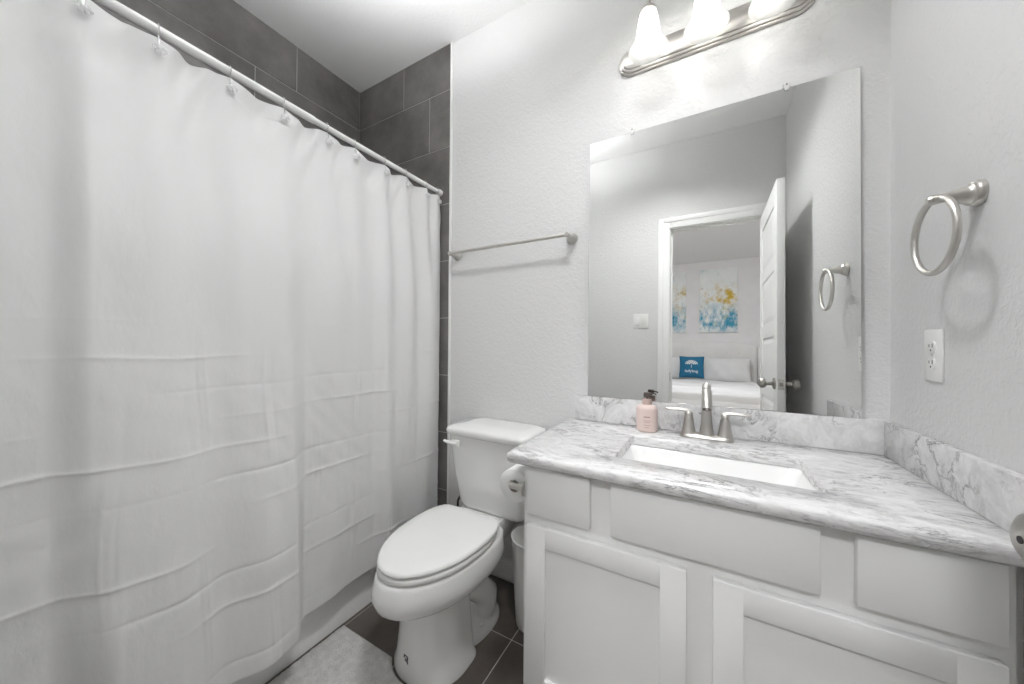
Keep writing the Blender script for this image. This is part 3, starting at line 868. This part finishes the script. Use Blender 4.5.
# ------------------------------------------------------------------ faucet
FX, FY = .006, 1.340
def faucet():
    t = thing('faucet', 'brushed nickel two-handle centerset faucet behind the sink', 'faucet', (FX, FY, CT))
    z = CT + .0002
    bm = bmesh.new()
    R = lambda w, d, zz: rrect(FX, FY, w, d, d / 2 - .001, zz, 8)
    loft(bm, [R(.160, .056, z), R(.160, .056, z + .004), R(.152, .049, z + .012), R(.12, .036, z + .015)])
    obj('deck_plate', bm, MNICK, t, smooth=50)
    bm = bmesh.new()
    pts, rads = [], []
    for k, (dy, dz, r) in enumerate([(0, .006, .026), (0, .02, .0215), (0, .05, .0175), (0, .085, .0155), (0, .115, .0148), (-.006, .138, .0146), (-.020, .155, .0146), (-.040, .163, .0146), (-.060, .160, .0146), (-.078, .148, .0148), (-.090, .132, .0152), (-.097, .116, .0156)]):
        pts.append((FX, FY + dy, CT + dz)); rads.append(r)
    tube(bm, pts, rads, 24)
    sp = obj('spout', bm, MNICK, t, smooth=60)
    obj('aerator', Tube([(FX, FY - .0968, CT + .1165), (FX, FY - .0985, CT + .111)], .012, 18), MNICKD, sp)
    for s in (-1, 1):
        hx = FX + s * .054
        bm = bmesh.new()
        lathe(bm, (hx, FY, z + .004), (0, 0, 1), [(.026, 0), (.0245, .006), (.0200, .020), (.0168, .040), (.0148, .058), (.0135, .066), (.0130, .067)], seg=24)
        hb = obj('handle_base', bm, MNICK, t, smooth=50)
        bm = bmesh.new()
        lathe(bm, (hx, FY, z + .0725), (0, 0, 1), [(.0125, 0), (.0128, .006), (.0115, .013), (.007, .0165), (.001, .0175)], seg=24)
        tube(bm, [(hx - s * .006, FY, CT + .085), (hx + s * .012, FY, CT + .090), (hx + s * .030, FY - .001, CT + .092), (hx + s * .05, FY - .002, CT + .0905), (hx + s * .066, FY - .003, CT + .091), (hx + s * .073, FY - .003, CT + .0925)], [.009, .0105, .010, .0105, .0105, .007], 16, flat=[.75, .62, .55, .5, .48, .45])
        obj('lever_handle', bm, MNICK, t, smooth=60)
faucet()

# ------------------------------------------------------------------ soap bottle
def soap():
    x, y = -.186, 1.347
    t = thing('soap_dispenser', 'pale pink pump soap bottle standing left of the faucet', 'soap dispenser', (x, y, CT))
    z = CT + .0003
    obj('bottle', Lathe((x, y, z), (0, 0, 1), [(.033, 0), (.036, .003), (.037, .008), (.037, .080), (.036, .087), (.031, .093), (.020, .0965), (.016, .098)], seg=40), MBOT, t, smooth=50)
    obj('collar', Lathe((x, y, z + .0965), (0, 0, 1), [(.0165, 0), (.0172, .002), (.0172, .019), (.016, .0215), (.006, .022)], seg=30), MCOLLAR, t)
    bm = bmesh.new()
    lathe(bm, (x, y, z + .118), (0, 0, 1), [(.005, 0), (.005, .006), (.0115, .0065), (.012, .009), (.012, .020), (.010, .023)], seg=24)
    tube(bm, [(x, y, z + .136), (x + .014, y + .012, z + .1365), (x + .024, y + .020, z + .1355), (x + .028, y + .023, z + .133)], [.0035, .003, .0025, .0025], 12)
    obj('pump', bm, MPUMP, t, smooth=50)
    # faint printed lines on the front of the label
    lab = bmesh.new()
    d = Vector((-x, -y, 0)).normalized()
    base = math.atan2(d.y, d.x)
    for zz, h, half, segs in ((.054, .0042, .30, 7), (.042, .0016, .36, 13), (.036, .0016, .28, 9), (.026, .0014, .34, 12), (.018, .0014, .2, 7)):
        for k in range(segs):
            a0_ = base - half + 2 * half * k / segs; a1_ = a0_ + 2 * half / segs * .72
            q = []
            for aa in (a0_, a1_):
                for rr in (.0369, .0373): q.append((aa, rr))
            pts = lambda zc: [Vector((x + q[i][1] * cos(q[i][0]), y + q[i][1] * sin(q[i][0]), z + zc)) for i in (0, 1, 3, 2)]
            loft(lab, [pts(zz), pts(zz + h)])
    obj('print', lab, MBOTTXT, t, smooth=0, label='rose-brown print on the bottle')
soap()

# ------------------------------------------------------------------ toilet paper
def paper():
    x, y0, z = -.516, .938, .693
    h = thing('toilet_paper_holder', 'nickel toilet paper holder on the side of the vanity', 'toilet paper holder', (CX0, y0 - .02, z))
    obj('mount', Lathe((CX0, y0 - .022, z), (-1, 0, 0), [(.022, 0), (.022, .005), (.014, .010), (.010, .03), (.009, .055)], seg=24), MNICK, h)
    bm = bmesh.new()
    tube(bm, [(CX0 - .052, y0 - .022, z), (x, y0 - .022, z), (x - .006, y0 - .016, z), (x - .006, y0 - .004, z), (x - .006, y0 + .12, z), (x - .006, y0 + .128, z)], [.009, .0095, .0095, .008, .008, .010], 16)
    obj('arm', bm, MNICK, h)
    bm = bmesh.new()
    lathe(bm, (x - .006, y0, z - .011), (0, 1, 0), [(.0195, 0), (.050, 0), (.052, .002), (.052, .100), (.050, .102), (.0195, .102), (.0195, 0)], 48, False, False)
    bmesh.ops.remove_doubles(bm, verts=bm.verts[:], dist=.00005)
    r = obj('toilet_paper_roll', bm, MPAPER, origin=(x - .006, y0 + .05, z - .063), smooth=50)
    tag(r, 'white toilet paper roll hanging beside the vanity cabinet', 'toilet paper')
    bm = bmesh.new()
    lathe(bm, (x - .006, y0 + .001, z - .011), (0, 1, 0), [(.0185, 0), (.0195, 0), (.0195, .100), (.0185, .100), (.0185, 0)], 32, False, False)
    obj('core', bm, plain('grey_cardboard_core', (.42, .36, .30), .9), r)
paper()

# ------------------------------------------------------------------ mirror
def mirror():
    x0, x1, z0, z1 = -.426, .408, .9150, 1.980
    t = thing('wall_mirror', 'large frameless mirror leaning on the backsplash under the lights', 'mirror', ((x0 + x1) / 2, YB, z0))
    yb, yt, th = 1.3995, 1.4137, .0055
    bm = bmesh.new()
    vs = box(bm, x0, x1, 0, th, z0, z1)
    for v in bm.verts: v.co.y += yb + (yt - yb) * (v.co.z - z0) / (z1 - z0)
    obj('glass', bm, MMIRR, t, smooth=0)
    for cx in (-.256, .231):
        bm = bmesh.new()
        box(bm, cx - .009, cx + .009, yt - .004, YB, z1 + .0005, z1 + .016, bev=.003); box(bm, cx - .006, cx + .006, yt - .0045, yt - .0005, z1 - .009, z1 + .004, bev=.001)
        c = obj('clip', bm, MGLASS, t)
        obj('screw', Lathe((cx, yt - .0035, z1 + .010), (0, -1, 0), [(.0032, 0), (.003, .0015)], seg=12), MNICKD, c)
mirror()

# ------------------------------------------------------------------ vanity light
LX, LZ = .0, 2.262
def vanity_light():
    t = thing('vanity_light', 'three-lamp brushed nickel light bar above the mirror', 'wall lamp', (LX, YB, LZ))
    bm = bmesh.new()
    def R(w, h, y):
        return [Vector((LX + p.x, y, LZ + p.y)) for p in rrect(0, 0, w, h, h / 2 - .0005, 0, 12)]
    W, Hh = .618, .108
    loft(bm, [R(W, Hh, YB - .0003), R(W, Hh, YB - .006), R(W - .006, Hh - .006, YB - .009), R(W - .016, Hh - .016, YB - .010), R(W - .016, Hh - .016, YB - .015), R(W - .024, Hh - .024, YB - .018), R(W - .034, Hh - .034, YB - .019), R(W - .034, Hh - .034, YB - .023), R(W - .042, Hh - .042, YB - .026)])
    obj('backplate', bm, MNICK, t, smooth=40)
    for sx in (-.182, .0, .182):
        x, y = LX + sx, 1.298
        zt = 2.335                                  # top of the glass shade
        arm = Tube([(x, YB - .024, LZ + .005), (x, YB - .05, LZ + .022), (x, 1.352, 2.335), (x, 1.335, 2.385), (x, 1.315, 2.41), (x, 1.302, 2.40), (x, y, 2.375), (x, y, 2.352)], .0055, 14)
        a = obj('arm', arm, MNICK, t, smooth=60)
        obj('rosette', Lathe((x, YB - .025, LZ + .004), (0, -1, .25), [(.017, 0), (.015, .004), (.008, .008)], seg=20), MNICK, a)
        obj('socket_cup', Lathe((x, y, zt - .012), (0, 0, 1), [(.0295, 0), (.0300, .004), (.027, .014), (.018, .022), (.009, .027)], seg=28), MNICK, t)
        prof = [(.026, 0), (.0285, -.012), (.033, -.03), (.0365, -.055), (.039, -.08), (.0435, -.10), (.051, -.118), (.060, -.132), (.0665, -.140)]
        bm = bmesh.new()
        inn = [(r - .003, h) for r, h in prof[::-1]]
        full = [(.004, .0)] + prof + [(.0655, -.1425)] + inn + [(.004, -.003)]
        lathe(bm, (x, y, zt - .002), (0, 0, 1), full, 40, True, True)
        sh = obj('shade', bm, MSHADE, t, smooth=60)
        bm = bmesh.new()
        lathe(bm, (x, y, zt - .03), (0, 0, 1), [(.012, .02), (.0125, -.015), (.017, -.03), (.026, -.048), (.0295, -.066), (.0275, -.082), (.020, -.094), (.009, -.1)], seg=24)
        obj('bulb', bm, MBULB, t, smooth=60, label='glowing white bulb')
vanity_light()

# fill lamps added out of frame to brighten the rooms: cylinder, bowl, bedroom drum
def fill_downlight(loc, r, d):
    t = thing('fill_downlight', 'nickel cylinder lamp added out of view as bathroom fill light', 'fill lamp', loc)
    L = Vector(loc)
    obj('housing', Lathe(L - Vector((0, 0, .0003)), (0, 0, -1), [(r + .012, 0), (r + .012, d), (r + .006, d + .003), (r, d), (r, .012), (.002, .012)], seg=48), MNICK, t)
    obj('diffuser', Lathe(L - Vector((0, 0, .0155)), (0, 0, -1), [(r * .985, 0), (r * .9, .004), (.002, .006)], seg=40), MFILLDOWN, t)
fill_downlight((-.24, .62, H), .13, .12)
def fill_bowl(loc, r, drop):  # added unseen bowl that bounces fill light off the ceiling
    t = thing('fill_pendant', 'white bowl pendant added out of view to brighten the bathroom ceiling', 'fill lamp', loc)
    L = Vector(loc)
    obj('stem', Lathe(L - Vector((0, 0, .0003)), (0, 0, -1), [(.06, 0), (.06, .012), (.02, .022), (.007, .024), (.007, drop + .045)], seg=28), MNICK, t)
    obj('bowl', Lathe(L - Vector((0, 0, drop)), (0, 0, -1), [(.002, .05), (r * .5, .045), (r * .8, .032), (r * .97, .002), (r, 0), (r * .99, .012), (r * .85, .048), (r * .6, .074), (r * .3, .086), (.002, .09)], seg=44), MTRIM, t)
    obj('diffuser', Lathe(L - Vector((0, 0, drop + .028)), (0, 0, 1), [(r * .80, 0), (r * .7, .008), (r * .4, .013), (.012, .016)], seg=40), MFILLUP, t)
fill_bowl((-.95, .65, H), .16, .36)
def fill_drum(loc, r, mat, label):  # added unseen lamp, sends fill light through the doorway
    t = thing('bedroom_fill_lamp', label, 'fill lamp', loc)
    L = Vector(loc)
    obj('housing', Lathe(L - Vector((0, 0, .0003)), (0, 0, -1), [(r + .012, 0), (r + .012, .018), (r + .002, .022)], seg=40), MTRIM, t)
    obj('diffuser', Lathe(L - Vector((0, 0, .0223)), (0, 0, -1), [(r, 0), (r * .98, .03), (r * .88, .055), (r * .6, .075), (r * .3, .083), (.002, .086)], seg=40), mat, t)
fill_drum((.0, -1.3, H), .22, MFILLBED, 'round white drum lamp added out of view as bedroom fill light')

# ------------------------------------------------------------------ towel bar, towel ring
def towel_bar():
    z, xa, xb = 1.592, -1.138, -.506
    t = thing('towel_bar', 'brushed nickel towel bar on the wall above the toilet', 'towel bar', ((xa + xb) / 2, YB, z))
    yb = YB - .062
    for x in (xa, xb):
        bm = bmesh.new()
        lathe(bm, (x, YB - .0003, z), (0, -1, 0), [(.0245, 0), (.0245, .005), (.022, .009), (.0175, .02), (.0125, .042), (.0108, .056), (.0118, .060), (.0118, .068), (.0095, .072)], seg=28)
        obj('post', bm, MNICK, t, smooth=50)
    obj('bar', Tube([(xa - .008, yb, z), (xb + .008, yb, z)], .0075, 18), MNICK, t)
towel_bar()

def towel_ring():
    y, z = 1.045, 1.437
    t = thing('towel_ring', 'brushed nickel towel ring on the right wall above the outlet', 'towel ring', (XR, y, z))
    bm = bmesh.new()
    lathe(bm, (XR - .0003, y, z), (-1, 0, 0), [(.026, 0), (.026, .005), (.0235, .009), (.0225, .011), (.0225, .014), (.018, .017), (.0165, .022), (.0125, .038), (.0095, .048), (.008, .053)], seg=28)
    tube(bm, [(XR - .048, y, z), (XR - .058, y, z - .001), (XR - .066, y, z - .002), (XR - .072, y, z - .003)], [.0085, .010, .0102, .006], 18)
    obj('post', bm, MNICK, t, smooth=50)
    bm = bmesh.new()
    ring(bm, (XR - .062, y, z - .077), .076, .0062, (0, 1, 0), (0, 0, 1))
    obj('ring', bm, MNICK, t, smooth=80)
towel_ring()

# ------------------------------------------------------------------ outlet and switch
def outlet():
    y, z = 1.195, 1.110
    t = thing('wall_outlet', 'white double power outlet on the right wall under the towel ring', 'outlet', (XR, y, z))
    x = XR - .0002
    obj('cover_plate', Box(x - .005, x, y - .036, y + .036, z - .061, z + .061, bev=.002), MPLAST, t)
    for s in (-1, 1):
        zc = z + s * .0195
        bm = bmesh.new()
        out = []
        for k in range(24):
            a = 2 * pi * k / 24
            yy = .0172 * cos(a); zz = max(-.0142, min(.0142, .0172 * sin(a))); out.append((yy, zz))
        loft(bm, [[Vector((x - .0045, y + p, zc + q)) for p, q in out], [Vector((x - .0075, y + p * .96, zc + q * .96)) for p, q in out]])
        f = obj('socket', bm, MPLAST, t)
        sl = bmesh.new()
        box(sl, x - .0079, x - .0070, y - .0075, y - .0055, zc - .001, zc + .008); box(sl, x - .0079, x - .0070, y + .0055, y + .0075, zc, zc + .007); box(sl, x - .0079, x - .0070, y - .002, y + .002, zc - .0095, zc - .0055)
        obj('slot', sl, MDARK, f, smooth=0)
    obj('screw', Lathe((x - .005, y, z), (-1, 0, 0), [(.003, 0), (.0026, .001)], seg=12), MNICK, t)
outlet()

def switch():
    x, z = -.448, 1.36
    t = thing('light_switch', 'white two-gang rocker light switch beside the doorway, seen in the mirror', 'light switch', (x, YF, z))
    y = YF + .0002
    obj('cover_plate', Box(x - .058, x + .058, y, y + .005, z - .058, z + .058, bev=.002), MPLAST, t)
    for s in (-1, 1):
        bm = bmesh.new(); xc = x + s * .023
        box(bm, xc - .0165, xc + .0165, y + .004, y + .007, z - .033, z + .033, bev=.001)
        for v in bm.verts:
            if v.co.y > y + .0055: v.co.y += .002 * s * (v.co.z - z) / .033
        r = obj('rocker', bm, MPLAST, t)
    obj('dark_mark', Box(x - .034, x - .012, y + .0066, y + .0072, z - .034, z - .028), MDARK, t, smooth=0)
switch()

# ------------------------------------------------------------------ bedroom furniture seen through the doorway in the mirror
BCX = -.10
def bed():
    t = thing('bed', 'white made bed with cream upholstered headboard in the mirror', 'bed', (BCX, BY + 1.0, 0))
    hw = .84
    n = 40; bm = bmesh.new()
    top = lambda x: 1.25 + .085 * max(0, 1 - (x / hw) ** 2) ** .5
    prof = [Vector((BCX - hw, 0, .25))] + [Vector((BCX - hw + 2 * hw * k / n, 0, top(-hw + 2 * hw * k / n))) for k in range(n + 1)] + [Vector((BCX + hw, 0, .25))]
    mk = lambda y, i: [Vector((BCX + (p.x - BCX) * (1 - i), y, p.z - (i * .6 if p.z > .5 else 0))) for p in prof]
    loft(bm, [mk(BY + .002, 0), mk(BY + .07, 0), mk(BY + .085, .015), mk(BY + .092, .045)])
    hb = obj('headboard', bm, MHEAD, t, smooth=40)
    for r_ in range(2):
        for k in range(9):
            xx = BCX - .68 + .17 * k + (.085 if r_ % 2 else 0)
            if abs(xx - BCX) < .75:
                bt = bmesh.new(); ball(bt, (xx, BY + .093, 1.03 + .12 * r_), .012, (1, .5, 1), 10, 6)
                obj('tufting_button', bt, MHEAD, hb)
    for s in (-1, 1):
        obj('headboard_wing', Box(BCX + s * .865 - .022, BCX + s * .865 + .022, BY + .002, BY + .20, .1, 1.25, bev=.012, seg=3), MHEAD, t)
    obj('bed_base', Box(BCX - .80, BCX + .80, BY + .11, BY + 2.12, .08, .42, bev=.01), MHEAD, t)
    for sx in (-1, 1):
        for yy in (.2, 2.0):
            obj('leg', Lathe((BCX + sx * .72, BY + yy, 0), (0, 0, 1), [(.022, 0), (.03, .085)], seg=14), MDARK, t)
    obj('mattress', Box(BCX - .79, BCX + .79, BY + .12, BY + 2.12, .42, .66, bev=.05, seg=4), MSHEET, t)
    # quilt: a soft slab draping over the sides
    q = bmesh.new(); nx, ny = 44, 50
    def prof_q(u):
        xx = -.86 + 1.72 * u; e = max(0, abs(xx) - .76)
        return BCX + (xx if abs(xx) <= .76 else math.copysign(.76 + .05 * (1 - math.exp(-e * 30)), xx)), .705 - (e * 3.2 if e else 0)
    rows = []
    for j in range(ny + 1):
        y = BY + .62 + 1.53 * j / ny; row = []
        for i in range(nx + 1):
            xx, z = prof_q(i / nx)
            row.append(Vector((xx, y, z + .008 * sin(xx * 9 + y * 3) + .006 * sin(y * 14 + xx * 4) - (.25 * max(0, (j / ny - .95) / .05)))))
        rows.append(row)
    lower = [[p - Vector((0, 0, .03)) for p in row] for row in rows]
    loft(q, [r + l[::-1] for r, l in zip(rows, lower)])
    obj('quilt', q, MSHEET, t, smooth=70)
bed()

def pillow_bm(w, h, d, c, lean, puff=2.0, n=26):
    """square cushion standing on edge, leaning back by `lean`"""
    bm = bmesh.new(); rows = []
    def P(u, v, s):
        k = max(0, (1 - min(1, abs(u)) ** 2.4) * (1 - min(1, abs(v)) ** 2.4)) ** .5
        pinch = 1 - .06 * (1 - abs(v) ** 2) * abs(u) - 0
        pin2 = 1 - .06 * (1 - abs(u) ** 2) * abs(v)
        x, z, y = u * w / 2 * pinch, v * h / 2 * pin2, s * d / 2 * k
        y += .004 * sin(u * 9 + v * 4) * k
        cl, sl = cos(lean), sin(lean)
        return Vector((c[0] + x, c[1] + y * cl - z * sl, c[2] + h / 2 * cl + z * cl + y * sl))
    f = [[bm.verts.new(P(-1 + 2 * i / n, -1 + 2 * j / n, 1)) for i in range(n + 1)] for j in range(n + 1)]
    b = [[bm.verts.new(P(-1 + 2 * i / n, -1 + 2 * j / n, -1)) for i in range(n + 1)] for j in range(n + 1)]
    for g, flip in ((f, 0), (b, 1)):
        for j in range(n):
            for i in range(n):
                q = [g[j][i], g[j][i + 1], g[j + 1][i + 1], g[j + 1][i]]
                bm.faces.new(q[::-1] if flip else q)
    bmesh.ops.remove_doubles(bm, verts=bm.verts[:], dist=.0008)
    return bm
def pillows():
    for x, y, w, lab in ((.30, BY + .33, .70, 'white bed pillow nearest the door in the mirror, against the headboard'), (-.48, BY + .33, .70, 'white bed pillow behind the small blue cushion')):
        o = obj('bed_pillow', pillow_bm(w, .44, .20, (x, y, .665), radians(22)), MSHEET, origin=(x, y, .665), smooth=80)
        tag(o, lab, 'pillow', 'white pillows on the bed')
    x, y, z = -.185, BY + .66, .73
    lean = radians(14)
    w = h = .36; d = .12
    t = thing('throw_pillow', 'small teal blue throw cushion with white print on the bed', 'cushion', (x, y, z))
    obj('cushion', pillow_bm(w, h, d, (x, y, z), lean), MBLUE, t, smooth=80)
    pr = bmesh.new()
    # white tree crown: a fan of strokes over a short stem
    for k in range(13):
        a = radians(8 + 164 * k / 12)
        for r_ in (.028, .052, .074):
            cxp, czp = cos(a) * r_ * 1.1, .035 + sin(a) * r_ * .82
            ball(pr, (cxp, 0, czp), .0085, (1, .12, .8), 8, 6)
    box(pr, -.0025, .0025, -.001, .001, -.025, .04)
    # lettering that reads the right way round in the mirror
    tx = text_mesh('ladybug', .062, .0008)
    bmesh.ops.rotate(tx, verts=tx.verts[:], cent=(0, 0, 0), matrix=Matrix.Rotation(radians(90), 3, 'X'))
    me = bpy.data.meshes.new('tmp'); bmesh.ops.translate(tx, verts=tx.verts[:], vec=(0, 0, -.075)); tx.to_mesh(me); tx.free(); pr.from_mesh(me); bpy.data.meshes.remove(me)
    cl, sl = cos(lean), sin(lean)
    for v in pr.verts:
        xx, yy, zz = v.co
        u_, v_ = min(1, abs(xx) / (w / 2)), min(1, abs(zz) / (h / 2))
        k = max(0, (1 - u_ ** 2.4) * (1 - v_ ** 2.4)) ** .5
        yy = d / 2 * k + .0055 + yy * .5
        v.co = Vector((x + xx, y + yy * cl - zz * sl, z + h / 2 * cl + zz * cl + yy * sl))
    obj('print', pr, MPRINT, t, smooth=0, label='white tree and lettering')
pillows()

def paintings():
    for k, (x0, x1, lab) in enumerate(((-.088, .477, 'tall abstract canvas with yellow and blue, the one fully seen in the mirror'), (-.86, -.295, 'tall abstract blue canvas partly cut by the door casing in the mirror'))):
        z0, z1 = 1.50, 2.60
        t = thing('canvas_painting', lab, 'painting', ((x0 + x1) / 2, BY, z0), 'pair of abstract canvases above the bed')
        obj('stretcher', Box(x0, x1, BY + .001, BY + .034, z0, z1, bev=.003), MCANVAS, t)
        obj('painted_face', Box(x0 + .001, x1 - .001, BY + .0342, BY + .0355, z0 + .001, z1 - .001), MPRT[k], t, smooth=0)
paintings()
